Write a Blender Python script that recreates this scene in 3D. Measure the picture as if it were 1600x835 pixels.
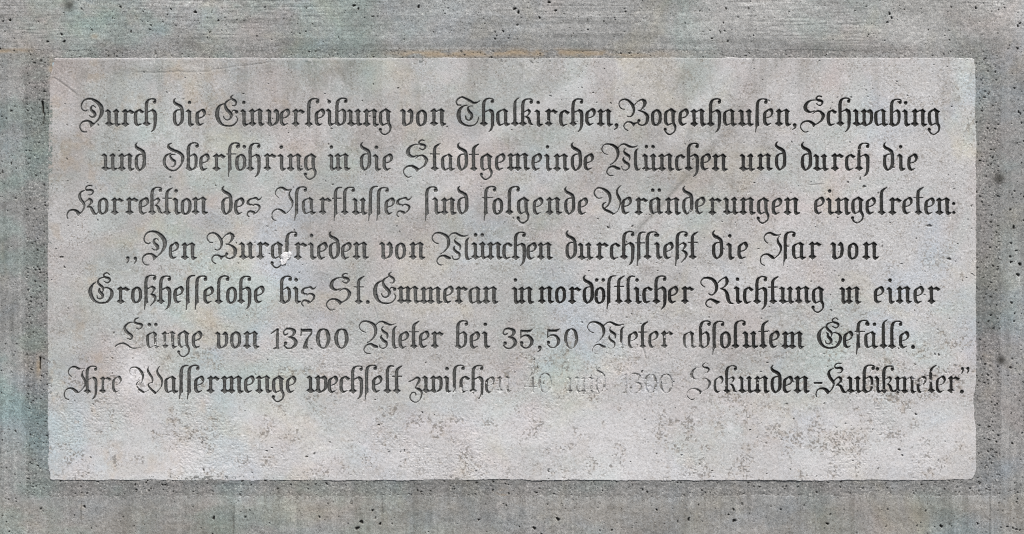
# Weathered stone tablet with a blackletter inscription, set in a board-marked concrete wall.
import bpy, math, random
import numpy as np

for o in list(bpy.data.objects): bpy.data.objects.remove(o, do_unlink=True)
scene = bpy.context.scene
COL = scene.collection

# ---------------------------------------------------------------- camera, sky, sun, exposure
# 1 mm on the wall = 1 mm; x runs right and y runs down from the upper left of the picture
W_MM, H_MM = 1600.0, 835.0
def to_world(x, y, out=0.0):
    return ((x - W_MM/2)*.001, -out*.001, (1.75 + (H_MM/2 - y)*.001))

cam_d = bpy.data.cameras.new('camera'); cam = bpy.data.objects.new('camera', cam_d); COL.objects.link(cam)
CAM_DIST = 3.2
cam.location = (0.0, -CAM_DIST, 1.75)
cam.rotation_euler = (math.radians(90), 0, 0)
cam_d.sensor_width = 36.0
cam_d.lens = 36.0*CAM_DIST/1.600
cam_d.clip_start = 0.05; cam_d.clip_end = 200
scene.camera = cam

SUN_EL, SUN_AZ = math.radians(57), math.radians(14)     # overcast: a soft high sun, a little to the right
world = bpy.data.worlds.new('World'); scene.world = world; world.use_nodes = True
wn = world.node_tree.nodes; wl = world.node_tree.links
sky = wn.new('ShaderNodeTexSky'); sky.sky_type = 'NISHITA'; sky.sun_disc = False
sky.sun_elevation = SUN_EL; sky.sun_rotation = math.radians(180) - SUN_AZ
sky.air_density = 1.0; sky.dust_density = 4.0; sky.ozone_density = 1.0
wn['Background'].inputs['Strength'].default_value = 0.07
wl.new(sky.outputs[0], wn['Background'].inputs['Color'])
sd = bpy.data.lights.new('sun', 'SUN'); sd.energy = 1.5; sd.angle = math.radians(18); sd.color = (1.0, 0.985, 0.955)
sun = bpy.data.objects.new('sun', sd); COL.objects.link(sun)
from mathutils import Vector
sdir = Vector((math.sin(SUN_AZ)*math.cos(SUN_EL), -math.cos(SUN_AZ)*math.cos(SUN_EL), math.sin(SUN_EL)))
sun.rotation_euler = sdir.to_track_quat('Z', 'Y').to_euler(); sun.location = (1, -4, 6)

scene.view_settings.view_transform = 'Standard'; scene.view_settings.look = 'None'
scene.view_settings.exposure = 1.32; scene.view_settings.gamma = 1.0
scene.view_settings.use_curve_mapping = False
scene.cycles.use_denoising = False            # keep the fine grain of the stone
scene.cycles.pixel_filter_type = 'BLACKMAN_HARRIS'; scene.cycles.filter_width = 1.0

# ---------------------------------------------------------------- noise on numpy grids
def lattice(seed, ix, iy):
    h = (ix.astype(np.int64)*374761393 + iy.astype(np.int64)*668265263 + seed*1442695041) & 0xffffffff
    h = ((h ^ (h >> 13))*1274126177) & 0xffffffff
    return ((h ^ (h >> 16)) & 0xffff).astype(np.float32)/65535.0
def noise(x, y, seed):
    """value noise 0..1; x is a row vector, y a column vector (grid axes)"""
    ix = np.floor(x).astype(np.int64); iy = np.floor(y).astype(np.int64)
    fx = (x-ix).astype(np.float32); fy = (y-iy).astype(np.float32)
    fx = fx*fx*(3-2*fx); fy = fy*fy*(3-2*fy)
    ax, bx = ix[None, :], ix[None, :]+1; ay, by = iy[:, None], iy[:, None]+1
    fx = fx[None, :]; fy = fy[:, None]
    n0 = lattice(seed, ax, ay)*(1-fx) + lattice(seed, bx, ay)*fx
    n1 = lattice(seed, ax, by)*(1-fx) + lattice(seed, bx, by)*fx
    return n0*(1-fy) + n1*fy
def fbm(x, y, sx, sy, seed, octs=4, gain=.5):
    t = 0; a = 1; s = 0
    for k in range(octs):
        t = t + a*noise(x/sx*2**k + 17.3*k, y/sy*2**k + 9.1*k, seed+k*31); s += a; a *= gain
    return (t/s).astype(np.float32)
def sstep(a, b, v):
    t = np.clip((v-a)/(b-a), 0, 1); return t*t*(3-2*t)
def blob(x, y, cx, cy, rx, ry, ang=0.0):
    """soft bump, 1 in the middle"""
    X, Y = x[None, :]-cx, y[:, None]-cy
    c, s = math.cos(ang), math.sin(ang)
    return np.exp(-(((X*c+Y*s)/rx)**2 + ((Y*c-X*s)/ry)**2)).astype(np.float32)
def pits(x, y, rnd, n, box, rmin, rmax, dep, out, dirt, dens=None, stretch=1.0):
    """n small ragged holes pressed into out (mm), their dirt raised in dirt"""
    for _ in range(n):
        cx, cy = rnd.uniform(box[0], box[2]), rnd.uniform(box[1], box[3])
        if dens is not None and rnd.random() > dens(cx, cy): continue
        r = rmin + (rmax-rmin)*rnd.random()**3.2
        rx, ry = r*rnd.uniform(.75, 1.3), r*rnd.uniform(.75, 1.3)*stretch; m = 2*max(rx, ry)+1.5
        i0, i1 = np.searchsorted(x, (cx-m, cx+m)); j0, j1 = np.searchsorted(y, (cy-m, cy+m))
        if i1 <= i0 or j1 <= j0: continue
        X, Y = x[None, i0:i1]-cx, y[j0:j1, None]-cy
        th = np.arctan2(Y, X); ph = rnd.uniform(0, 6.3)
        q = np.hypot(X/rx, Y/ry)*(1+.22*np.sin(2*th+ph)+.16*np.sin(3*th+2*ph))
        w = 1-sstep(.55, 1.15, q)
        out[j0:j1, i0:i1] = np.minimum(out[j0:j1, i0:i1], out[j0:j1, i0:i1] - w*dep*min(1.0, .35+r/2.2))
        dirt[j0:j1, i0:i1] = np.maximum(dirt[j0:j1, i0:i1], w*min(1.0, .45+.3*r))

# ---------------------------------------------------------------- meshes from grids
def grid_object(name, x, y, h, keep, mat, attrs=(), parent=None, back=None):
    """sheet of quads at the grid points (mm) lifted h mm off the wall plane; keep marks the cells used"""
    ny, nx = h.shape
    used = np.zeros((ny, nx), bool)
    used[:-1, :-1] |= keep; used[1:, :-1] |= keep; used[:-1, 1:] |= keep; used[1:, 1:] |= keep
    idx = np.full((ny, nx), -1, np.int64); n = int(used.sum()); idx[used] = np.arange(n)
    jj, ii = np.nonzero(used)
    co = np.empty((n, 3), np.float32)
    co[:, 0] = (x[ii]-W_MM/2)*.001; co[:, 1] = -h[used]*.001; co[:, 2] = 1.75+(H_MM/2-y[jj])*.001
    cj, ci = np.nonzero(keep)
    q = np.stack([idx[cj, ci], idx[cj+1, ci], idx[cj+1, ci+1], idx[cj, ci+1]], 1)
    if back is not None:                       # close the sides back to a plane behind
        rim = np.zeros((ny, nx), bool); rim[0] = rim[-1] = True; rim[:, 0] = rim[:, -1] = True
        ring = [(0, i) for i in range(nx)] + [(j, nx-1) for j in range(1, ny)] + [(ny-1, i) for i in range(nx-2, -1, -1)] + [(j, 0) for j in range(ny-2, 0, -1)]
        rv = np.array([idx[r] for r in ring]); bc = co[rv].copy(); bc[:, 1] = back*.001
        bi = n + np.arange(len(rv)); co = np.concatenate([co, bc])
        nxt = np.roll(np.arange(len(rv)), -1)
        q = np.concatenate([q, np.stack([rv, rv[nxt], bi[nxt], bi], 1)])
    me = bpy.data.meshes.new(name)
    me.vertices.add(len(co)); me.vertices.foreach_set('co', co.ravel())
    me.loops.add(q.size); me.loops.foreach_set('vertex_index', q.ravel().astype(np.int32))
    me.polygons.add(len(q)); me.polygons.foreach_set('loop_start', np.arange(0, q.size, 4, dtype=np.int32))
    me.update(calc_edges=True)
    for an, av in attrs:
        a = me.attributes.new(an, 'FLOAT', 'POINT')
        v = np.zeros(len(co), np.float32); v[:n] = av[used]; a.data.foreach_set('value', v)
    me.materials.append(mat)
    o = bpy.data.objects.new(name, me); COL.objects.link(o)
    if parent: o.parent = parent
    return o

# ---------------------------------------------------------------- materials
def nodes_of(name, rough):
    m = bpy.data.materials.new(name); m.use_nodes = True
    nt = m.node_tree; b = nt.nodes['Principled BSDF']; b.inputs['Roughness'].default_value = rough
    b.inputs['Specular IOR Level'].default_value = 0.22
    return m, nt, b
def N(nt, typ, **kw):
    n = nt.nodes.new(typ)
    for k, v in kw.items(): setattr(n, k, v)
    return n
def tex(nt, co, scale, detail=4.0, rough=.6, mapscale=None, loc=(0, 0, 0), dist=0.0):
    src = co
    mp = N(nt, 'ShaderNodeMapping'); nt.links.new(co, mp.inputs['Vector']); src = mp.outputs[0]
    mp.inputs['Location'].default_value = loc
    if mapscale: mp.inputs['Scale'].default_value = mapscale
    t = N(nt, 'ShaderNodeTexNoise'); t.inputs['Scale'].default_value = scale
    t.inputs['Detail'].default_value = detail; t.inputs['Roughness'].default_value = rough
    t.inputs['Distortion'].default_value = dist
    nt.links.new(src, t.inputs['Vector']); return t.outputs['Fac']
def ramp(nt, fac, *stops):
    r = N(nt, 'ShaderNodeValToRGB'); e = r.color_ramp.elements
    while len(e) < len(stops): e.new(.5)
    for k, (p, c) in enumerate(stops):
        e[k].position = p; e[k].color = (c, c, c, 1) if not isinstance(c, tuple) else (*c, 1)
    nt.links.new(fac, r.inputs[0]); return r.outputs[0]
def mix(nt, fac, a, b, mode='MIX'):
    m = N(nt, 'ShaderNodeMix', data_type='RGBA', blend_type=mode)
    for sock, v in ((m.inputs[0], fac), (m.inputs[6], a), (m.inputs[7], b)):
        if isinstance(v, (int, float)): sock.default_value = v
        elif isinstance(v, tuple): sock.default_value = (*v, 1)
        else: nt.links.new(v, sock)
    return m.outputs[2]
def attr(nt, name):
    a = N(nt, 'ShaderNodeAttribute'); a.attribute_name = name; return a.outputs['Fac']
def mul(nt, a, b):
    m = N(nt, 'ShaderNodeMath', operation='MULTIPLY')
    for s, v in ((m.inputs[0], a), (m.inputs[1], b)):
        if isinstance(v, (int, float)): s.default_value = v
        else: nt.links.new(v, s)
    return m.outputs[0]
def bump(nt, b, fac, dist, strength=1.0):
    n = N(nt, 'ShaderNodeBump'); n.inputs['Distance'].default_value = dist; n.inputs['Strength'].default_value = strength
    nt.links.new(fac, n.inputs['Height']); nt.links.new(n.outputs[0], b.inputs['Normal'])

def tinted(nt, co, col, amt):
    """slow drifts of hue over the stone: greenish, pinkish, bluish, ochre"""
    for k, (c, sc, lo, hi) in enumerate((((.80, 1.06, 1.00), 5.5, .50, .68), ((1.13, .96, .93), 6.5, .50, .68), ((.84, 1.00, 1.17), 7.5, .53, .70), ((1.12, 1.03, .78), 9.0, .54, .72))):
        f = ramp(nt, tex(nt, co, sc, 4.5, .58, loc=(3.1*k, 1.7*k, 5.3*k), dist=.6), (lo, 0.0), (hi, 1.0))
        col = mix(nt, mul(nt, f, amt), col, mix(nt, 1.0, col, c, 'MULTIPLY'))
    return col

def stone_material():
    m, nt, b = nodes_of('weathered limestone', .93)
    co = N(nt, 'ShaderNodeTexCoord').outputs['Object']
    base = ramp(nt, tex(nt, co, 9, 6, .62), (.30, (.404, .404, .402)), (.52, (.455, .456, .454)), (.72, (.502, .505, .504)))
    base = tinted(nt, co, base, .42)
    grain = tex(nt, co, 420, 3, .75); fine = tex(nt, co, 950, 2, .7)
    base = mix(nt, .42, base, mix(nt, 1.0, base, ramp(nt, grain, (.30, .55), (.5, 1.0), (.72, 1.36)), 'MULTIPLY'))
    base = mix(nt, .28, base, mix(nt, 1.0, base, ramp(nt, fine, (.32, .55), (.5, 1.0), (.70, 1.4)), 'MULTIPLY'))
    specks = ramp(nt, tex(nt, co, 430, 2, .5, loc=(5, 2, 9)), (.60, 0.0), (.68, 1.0))
    base = mix(nt, mul(nt, specks, .48), base, (.15, .145, .135))
    sp2 = mul(nt, ramp(nt, tex(nt, co, 300, 3, .65, loc=(8, 1, 2)), (.54, 0.0), (.63, 1.0)), ramp(nt, tex(nt, co, 26, 4, .62, loc=(2, 9, 2)), (.44, 0.0), (.64, 1.0)))
    base = mix(nt, mul(nt, sp2, .72), base, (.165, .140, .110))
    flecks = ramp(nt, tex(nt, co, 300, 1.5, .5, loc=(1, 8, 4)), (.64, 0.0), (.72, 1.0))
    base = mix(nt, mul(nt, flecks, .6), base, (.72, .72, .71))
    base = mix(nt, attr(nt, 'grime'), base, mix(nt, 1.0, base, (.60, .585, .555), 'MULTIPLY'))
    base = mix(nt, attr(nt, 'green'), base, mix(nt, 1.0, base, (.72, .92, .90), 'MULTIPLY'))
    base = mix(nt, attr(nt, 'ochre'), base, (.36, .26, .15))
    base = mix(nt, attr(nt, 'rust'), base, (.285, .240, .185))
    base = mix(nt, attr(nt, 'lime'), base, (.68, .675, .685))  # lime bloom, plus the painted lit rim along the top edge
    base = mix(nt, attr(nt, 'dirt'), base, (.070, .064, .054))
    nt.links.new(base, b.inputs['Base Color'])
    bump(nt, b, grain, .0005, .45)
    return m
def ink_material():
    m, nt, b = nodes_of('old black lettering paint', .80)
    co = N(nt, 'ShaderNodeTexCoord').outputs['Object']
    n = tex(nt, co, 260, 4, .7)
    worn = mix(nt, ramp(nt, n, (.35, 0.0), (.65, 1.0)), (.050, .052, .050), (.150, .152, .146))
    black = mix(nt, ramp(nt, n, (.4, 0.0), (.75, 1.0)), (.012, .012, .011), (.038, .037, .035))
    c = mix(nt, attr(nt, 'fade'), black, worn)
    c = mix(nt, attr(nt, 'gone'), c, (.24, .238, .228))
    nt.links.new(c, b.inputs['Base Color']); bump(nt, b, n, .0004, .5)
    return m
def concrete_material(name, lo, mid, hi, sand):
    m, nt, b = nodes_of(name, .95)
    co = N(nt, 'ShaderNodeTexCoord').outputs['Object']
    base = ramp(nt, tex(nt, co, 7, 7, .62), (.30, lo), (.50, mid), (.70, hi))
    base = tinted(nt, co, base, .44)
    g0 = tex(nt, co, 95, 5, .7, loc=(4, 4, 8), dist=.3)
    base = mix(nt, .8, base, mix(nt, 1.0, base, ramp(nt, g0, (.34, .74), (.5, 1.0), (.66, 1.22)), 'MULTIPLY'))
    g1 = tex(nt, co, 330, 3, .75); g2 = tex(nt, co, 800, 2, .7)
    base = mix(nt, .60, base, mix(nt, 1.0, base, ramp(nt, g1, (.30, .50), (.5, 1.0), (.72, 1.45)), 'MULTIPLY'))
    base = mix(nt, .50, base, mix(nt, 1.0, base, ramp(nt, g2, (.30, .50), (.5, 1.0), (.70, 1.5)), 'MULTIPLY'))
    grains = ramp(nt, tex(nt, co, 360, 1.2, .5, loc=(7, 3, 1)), (.61, 0.0), (.70, 1.0))
    base = mix(nt, mul(nt, grains, sand), base, (.62, .61, .58))
    specks = ramp(nt, tex(nt, co, 380, 2.5, .55, loc=(2, 6, 3)), (.58, 0.0), (.67, 1.0))
    base = mix(nt, mul(nt, specks, .65), base, (.085, .083, .076))
    base = mix(nt, attr(nt, 'grime'), base, mix(nt, 1.0, base, (.52, .52, .50), 'MULTIPLY'))
    base = mix(nt, attr(nt, 'pale'), base, mix(nt, 1.0, base, (1.42, 1.40, 1.38), 'MULTIPLY'))
    base = mix(nt, attr(nt, 'green'), base, mix(nt, 1.0, base, (.87, 1.0, .97), 'MULTIPLY'))
    base = mix(nt, attr(nt, 'ochre'), base, (.31, .235, .145))
    base = mix(nt, attr(nt, 'dirt'), base, (.045, .043, .038))
    nt.links.new(base, b.inputs['Base Color'])
    bump(nt, b, g1, .0010, .55)
    return m
STONE = stone_material(); INK = ink_material()
CONCRETE = concrete_material('board marked concrete', (.205, .210, .206), (.250, .256, .252), (.300, .306, .302), .25)
MORTAR = concrete_material('sandy mortar', (.185, .187, .182), (.215, .217, .212), (.245, .247, .242), .40)
lime_m, nt_, b_ = nodes_of('white lime mortar', .95)
co_ = N(nt_, 'ShaderNodeTexCoord').outputs['Object']
g_ = tex(nt_, co_, 500, 3, .7)
nt_.links.new(ramp(nt_, g_, (.3, .50), (.7, .70)), b_.inputs['Base Color']); bump(nt_, b_, g_, .0006)

rnd = random.Random(1896)
# ---------------------------------------------------------------- lettering
# every letter is cut from a few pen strokes (x, y, width) and small polygons;
# U pen units make one millimetre on the stone, y is measured downwards
U = 10.44
GL = {}

def S_(*p): return ('S', p)          # smooth pen stroke
def L_(*p): return ('L', p)          # straight pen stroke
def P_(*p): return ('P', p)          # filled polygon
def B_(x, y, d): return ('L', ((x, y, d), (x + .5, y, d)))   # round dot

def G(ch, ox, base, adv, *parts):
    out = []
    for k, p in parts:
        if k == 'P':
            out.append((k, [((q[0]-ox)/U, (q[1]-base)/U) for q in p]))
        else:
            out.append((k, [((q[0]-ox)/U, (q[1]-base)/U, q[2]/U) for q in p]))
    GL[ch] = (adv/U, out)

# building blocks on a zero base line: x height -280, ascender -455
def flag(x):   return P_((x-64,-243),(x-56,-252),(x-22,-282),(x-4,-268),(x+26,-246),(x+25,-190),(x-25,-190),(x-30,-234),(x-50,-238))
def dia(x):    return P_((x-58,-240),(x-46,-250),(x+4,-288),(x+46,-240),(x+24,-218),(x+25,-180),(x-25,-180),(x-25,-222))
def stem(x, y0=-225, y1=-45): return P_((x-25,y0),(x+25,y0),(x+23,(y0+y1)/2),(x+26,y1),(x-25,y1),(x-23,(y0+y1)/2))
def foot(x):   return P_((x-64,-38),(x-56,-50),(x-26,-70),(x+25,-70),(x+52,-48),(x+66,-40),(x+36,-22),(x+4,4),(x-30,-24))
def footr(x):  return P_((x-25,-70),(x+25,-70),(x+32,-44),(x+72,-44),(x+70,-30),(x+14,4),(x-10,-14),(x-22,-40))
def hair(a, b, w=13): return L_((a[0],a[1],w),(b[0],b[1],w))
def loop(x, top=-456):  # ascender with a ball on the right
    return [S_((x+160,top+34,18),(x+146,top+16,20),(x+105,top+6,17),(x+55,top+14,22),(x+16,top+50,42),(x+1,top+110,49),(x,top+200,49)),
            L_((x,top+180,49),(x,-60,49)), B_(x+140,top+58,52), L_((x+158,top+34,20),(x+150,top+58,34))]
def tail(x):   return P_((x-25,-90),(x+25,-90),(x+30,-16),(x+12,-8),(x-4,10),(x-14,45),(x-20,96),(x-30,96),(x-26,20))
ear = lambda x: P_((x-4,-250),(x+38,-280),(x+62,-262),(x+106,-238),(x+70,-206),(x+52,-210),(x+36,-228),(x,-232))

G('i',0,0,132, flag(64), stem(64), footr(64), B_(60,-392,54))
G('ı',0,0,132, flag(64), stem(64), footr(64))
G('u',0,0,248, flag(64), stem(64), foot(64), dia(182), stem(182), footr(182), hair((80,-14),(165,-48)))
G('n',0,0,255, dia(60), stem(60), foot(60), hair((70,-222),(158,-268),15), P_((140,-262),(178,-290),(236,-244),(214,-222),(212,-60),(162,-60),(160,-236)), footr(187))
G('m',0,0,372, dia(60), stem(60), foot(60), hair((70,-222),(140,-262),15), P_((128,-256),(172,-286),(204,-250),(198,-60),(148,-60),(148,-236)), foot(173),
  hair((190,-222),(262,-268),15), P_((244,-262),(286,-290),(344,-244),(322,-222),(320,-60),(270,-60),(268,-236)), footr(295))
G('r',0,0,236, dia(86), stem(86), foot(86), hair((95,-225),(165,-268),15), ear(128))
G('c',940,612,165, S_((1040,342,14),(985,378,36),(968,420,50),(966,520,50),(980,575,44),(1010,600,18)), L_((1000,596,26),(1064,574,9)), P_((1020,352),(1045,334),(1068,352),(1112,376),(1078,408),(1052,394),(1036,376)))
G('e',470,615,172, S_((565,352,14),(515,388,36),(498,430,49),(497,535,49),(515,578,46),(542,600,22)), L_((538,598,26),(597,572,8)), S_((548,358,18),(597,345,34),(618,388,42),(612,432,26),(580,466,14),(525,484,12)), P_((560,350),(600,326),(640,376),(600,400)))
G('a',0,0,228, S_((88,-256,16),(40,-226,34),(28,-186,49),(32,-76,49),(50,-32,36),(66,-16,20)), hair((50,-240),(128,-272),16), P_((108,-262),(130,-290),(194,-240),(178,-222),(180,-60),(130,-60),(132,-222)), footr(155), hair((66,-16),(136,-46),14))
G('o',630,612,176, S_((722,342,16),(668,385,42),(654,440,49),(656,530,49),(672,575,40),(698,596,24)), S_((700,350,20),(735,352,34),(765,382,46),(778,430,47),(774,530,46),(738,582,30),(690,600,18)), P_((690,350),(722,330),(768,362),(730,372)))
G('d',105,615,186, S_((150,152,9),(126,190,28),(148,235,44),(210,268,48),(250,305,52),(264,390,50),(260,520,50),(222,578,28),(180,606,16)), S_((250,336,14),(185,345,18),(150,375,34),(136,420,46),(138,520,49),(160,575,40),(185,600,20)))
G('g',540,612,218, S_((645,342,18),(590,378,34),(570,420,49),(571,535,49),(590,578,38),(606,594,20)), hair((600,600),(672,566),15), P_((630,346),(656,316),(742,378),(716,405),(716,505),(666,505),(664,388)),
  S_((691,490,50),(698,560,44),(728,625,34),(716,695,20),(650,745,17),(600,735,16),(568,695,24)), B_(563,668,50))
hh = [hair((60,-228),(150,-272),16), P_((120,-258),(146,-282),(190,-240),(150,-215))]
G('h',0,0,218, *(loop(40)+[foot(44)]+hh+[S_((145,-262,34),(176,-236,50),(186,-180,51),(184,-60,49),(178,10,38),(156,60,24),(122,92,8))]))
G('k',0,0,206, *(loop(34)+[foot(38), hair((50,-228),(138,-278),15), P_((110,-262),(140,-284),(172,-236),(150,-210),(128,-236)), S_((150,-246,38),(142,-208,26),(112,-170,12),(78,-154,8)), S_((80,-156,10),(122,-140,34),(145,-96,44),(160,-50,40),(205,-24,9))]))
G('l',0,0,142, *(loop(52)+[foot(54)]))
G('ł',0,0,132, S_((130,-460,8),(84,-426,22),(64,-370,44),(62,-250,48),(62,-60,49)), foot(62))
G('b',0,0,206, *(loop(42)+[P_((0,-36),(10,-50),(18,-70),(67,-70),(100,-30),(66,4),(40,-18)), hair((60,-228),(140,-276),15), P_((112,-262),(140,-284),(184,-236),(150,-220)), S_((142,-262,32),(166,-222,46),(168,-120,44),(152,-55,32),(100,-18,18),(66,-10,16))]))
G('ſ',0,0,108, *(loop(34)[0:4]+[tail(34)]))
G('f',0,0,122, *(loop(46)[0:4]+[tail(46), hair((-4,-272),(150,-272),13)]))
G('F',0,0,122, S_((150,-446,14),(95,-442,22),(60,-410,40),(46,-340,49),(46,-250,49)), L_((46,-260,49),(46,-60,49)), tail(46), hair((-4,-272),(140,-272),13))
G('ſ2',0,0,118, S_((148,-452,14),(95,-446,22),(52,-410,40),(36,-340,49),(34,-250,49)), L_((34,-260,49),(34,-60,49)), tail(34))
G('l2',0,0,130, S_((166,-440,16),(120,-448,20),(78,-415,38),(64,-350,46),(62,-250,48)), L_((62,-260,48),(62,-60,49)), foot(62))
G('t',540,588,146, S_((694,142,12),(632,185,34),(606,240,47),(604,400,50),(608,540,52)), P_((548,550),(556,540),(582,518),(634,518),(662,540),(674,550),(644,566),(616,592),(584,566)), hair((538,312),(686,312),13))
GL['τ'] = (GL['t'][0], GL['t'][1][:-1])
G('s',435,585,222, S_((682,300,8),(655,335,14),(618,345,24),(590,318,32),(540,325,18),(480,345,26),(456,393,44),(480,420,28),(530,425,12)), S_((530,448,10),(560,425,14),(600,425,22),(643,455,34),(636,505,24),(590,555,14),(550,572,22)), S_((470,620,14),(445,585,14),(460,545,18),(500,530,28),(556,552,36)))
vr = lambda x: [P_((x-48,-232),(x,-285),(x+48,-236),(x+26,-210),(x-24,-222)), S_((x+5,-262,34),(x+24,-218,48),(x+24,-112,47),(x+6,-56,36),(x-40,-24,16),(x-60,-14,14))]
G('v',0,0,232, flag(78), stem(78), P_((46,-40),(53,-70),(103,-70),(118,-34),(100,4),(66,-14)), *vr(180))
G('w',0,0,338, flag(70), stem(70), foot(70), dia(192), stem(192), hair((86,-14),(180,-46)), P_((140,-44),(167,-70),(217,-70),(236,-34),(214,4),(184,-16)), hair((200,-225),(290,-275),14), *vr(290))
G('z',88,575,190, S_((92,384,16),(150,358,18),(225,318,32),(256,362,40),(222,430,24),(192,482,12)), S_((192,482,14),(250,505,40),(296,550,34),(290,620,22),(262,680,12),(205,714,10),(140,690,12),(108,630,18),(140,565,14),(190,560,14),(205,600,16)))
G('ß',0,0,200, *(loop(34)+[tail(34), hair((50,-228),(140,-280),14), S_((130,-268,28),(168,-240,40),(142,-180,18),(112,-150,8)), S_((110,-150,10),(160,-128,38),(184,-76,36),(156,-18,18),(100,40,8))]))
for a_, b_ in (('ä','a'),('ö','o'),('ü','u')):
    w_, s_ = GL[b_]; c_ = w_*U/2
    GL[a_] = (w_, s_ + [('L', [((c_+q)/U, -396/U, 54/U), ((c_+q+.5)/U, -396/U, 54/U)]) for q in (-54, 54)])
# capitals
G('D',45,615,420, S_((178,350,14),(150,364,14),(100,340,15),(82,275,18),(120,200,18),(190,168,22),(262,174,32),(350,228,54),(408,310,64),(412,400,58),(370,490,30),(310,555,16),(245,618,10)),
  S_((165,705,10),(100,700,13),(58,645,15),(65,580,16),(120,535,20),(190,528,26),(238,556,42),(256,585,44)), P_((210,548),(305,560),(234,634)),
  S_((312,305,10),(275,280,14),(240,312,32),(246,352,42),(290,395,50),(304,432,42),(280,465,20),(238,460,13),(210,438,12)))
G('E',800,615,398, S_((940,248,12),(870,290,34),(836,370,58),(836,460,62),(870,545,50),(930,595,26),(1010,612,20),(1090,600,18),(1145,550,16),(1165,500,14),(1140,458,9)),
  S_((1050,178,10),(985,220,24),(960,270,36),(985,335,46),(1040,395,54),(1064,440,46),(1040,495,22),(995,515,13),(950,490,13),(935,452,9)),
  S_((1065,395,12),(1095,358,14),(1135,362,18)), B_(1148,385,52), S_((1098,108,9),(1062,140,24),(1078,175,32),(1120,200,36),(1145,235,26),(1125,280,13),(1080,280,10)))
G('T',220,615,400, S_((305,275,16),(255,270,18),(232,230,18),(255,180,20),(320,145,22),(380,165,32),(450,205,42),(520,240,36),(580,225,18),(618,198,9)),
  S_((412,275,10),(340,295,26),(287,350,50),(268,440,62),(292,530,50),(350,585,30),(440,610,20),(520,595,16),(575,540,13),(592,468,7)),
  S_((500,290,9),(440,295,14),(418,330,28),(440,380,42),(480,425,46),(478,480,34),(440,520,15),(395,500,18),(380,450,12)))
G('B',75,605,505, S_((172,325,9),(120,315,12),(82,250,14),(105,190,18),(180,165,24),(250,200,36),(305,270,46),(324,350,36),(295,425,20),(250,450,12),(216,438,13)),
  S_((330,262,9),(390,200,14),(465,168,26)), S_((462,172,28),(500,210,56),(492,270,38),(440,335,12),(392,350,8)),
  S_((392,348,10),(470,370,26),(530,420,46),(545,480,54),(520,560,34),(460,590,14),(415,578,14)), S_((405,512,44),(392,560,18),(440,590,12)),
  S_((225,675,11),(175,640,14),(160,590,16),(200,540,18),(260,535,22),(315,562,34),(385,540,12)), P_((285,558),(345,570),(312,610)))
G('S',110,615,418, S_((358,184,10),(280,195,18),(215,240,40),(190,310,60),(215,360,48),(270,385,24),(345,362,9)),
  S_((315,408,9),(370,370,18),(430,370,26),(480,420,50),(485,460,46),(450,530,24),(375,582,14)),
  S_((240,702,10),(180,712,12),(125,660,14),(120,600,16),(170,545,20),(250,535,30),(310,565,44),(350,588,26)), P_((285,560),(382,575),(330,632)),
  S_((452,126,14),(410,120,16),(370,150,22),(390,185,32),(450,200,40),(472,232,26),(430,275,13),(370,245,9)))
G('O',95,588,358, S_((237,134,14),(190,160,24),(195,205,42),(270,250,46),(350,280,44),(410,330,48),(424,390,46),(400,480,26),(340,555,18),(270,586,18),(190,560,26),(130,490,44),(120,420,46),(150,340,28),(225,300,13)),
  S_((300,322,9),(240,320,14),(218,350,26),(250,400,38),(295,430,36),(300,475,22),(270,518,11),(240,518,8)))
G('M',95,580,650, S_((205,318,10),(140,290,12),(102,225,14),(140,155,16),(210,140,22),(290,165,36),(350,215,48),(370,300,46),(350,380,26),(290,450,13),(236,484,8)),
  S_((370,202,11),(420,155,14),(480,145,22),(550,180,34),(620,195,20),(687,175,7)), S_((490,220,7),(466,260,16),(490,300,38),(545,340,38),(560,380,24),(550,418,9)),
  S_((465,362,13),(455,400,32),(490,445,42),(540,480,38),(545,540,20),(495,575,13),(445,560,12),(425,512,9)),
  S_((702,218,8),(665,260,30),(656,320,42),(656,480,46),(672,552,44),(690,572,18)), L_((690,572,18),(738,553,7)),
  S_((285,660,9),(220,655,12),(180,600,14),(220,530,20),(290,510,30),(350,540,46),(392,552,32)))
G('K',90,592,512, S_((390,188,9),(330,220,24),(308,275,42),(330,340,46),(375,400,42),(385,450,26),(360,520,18),(315,568,12)),
  S_((115,650,11),(100,600,14),(130,530,18),(200,510,28),(260,530,44),(300,565,40)), P_((245,550),(335,560),(285,606)),
  S_((385,392,11),(440,345,16),(480,335,34),(505,370,42),(490,410,24),(432,466,9)), S_((438,455,9),(490,470,36),(520,520,46),(545,565,42),(580,580,15),(612,542,9)),
  S_((512,115,13),(450,110,14),(408,150,18),(430,185,28),(500,185,36),(530,215,26),(500,260,13),(455,262,9)))
G('I',80,592,350, S_((210,325,11),(165,285,12),(150,230,14),(185,175,16),(250,155,26),(310,185,36),(360,195,18),(418,182,9)),
  S_((405,205,8),(375,250,20),(380,310,40),(420,380,40),(425,440,26),(390,510,14),(325,572,12)), S_((160,690,9),(110,670,12),(88,610,14),(110,540,15),(165,508,22),(225,515,34),(275,550,46),(310,575,26)))
G('V',190,590,425, S_((325,320,7),(260,325,12),(205,270,16),(205,210,16),(250,165,14),(310,165,20),(380,200,42),(440,260,48),(455,340,38),(430,430,20),(368,492,12)),
  S_((388,394,9),(345,420,24),(335,465,26),(370,510,32),(450,550,36),(495,572,24)), S_((632,122,7),(580,175,22),(564,240,32),(590,310,46),(618,370,30),(613,440,16),(570,540,9),(495,588,12)))
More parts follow.
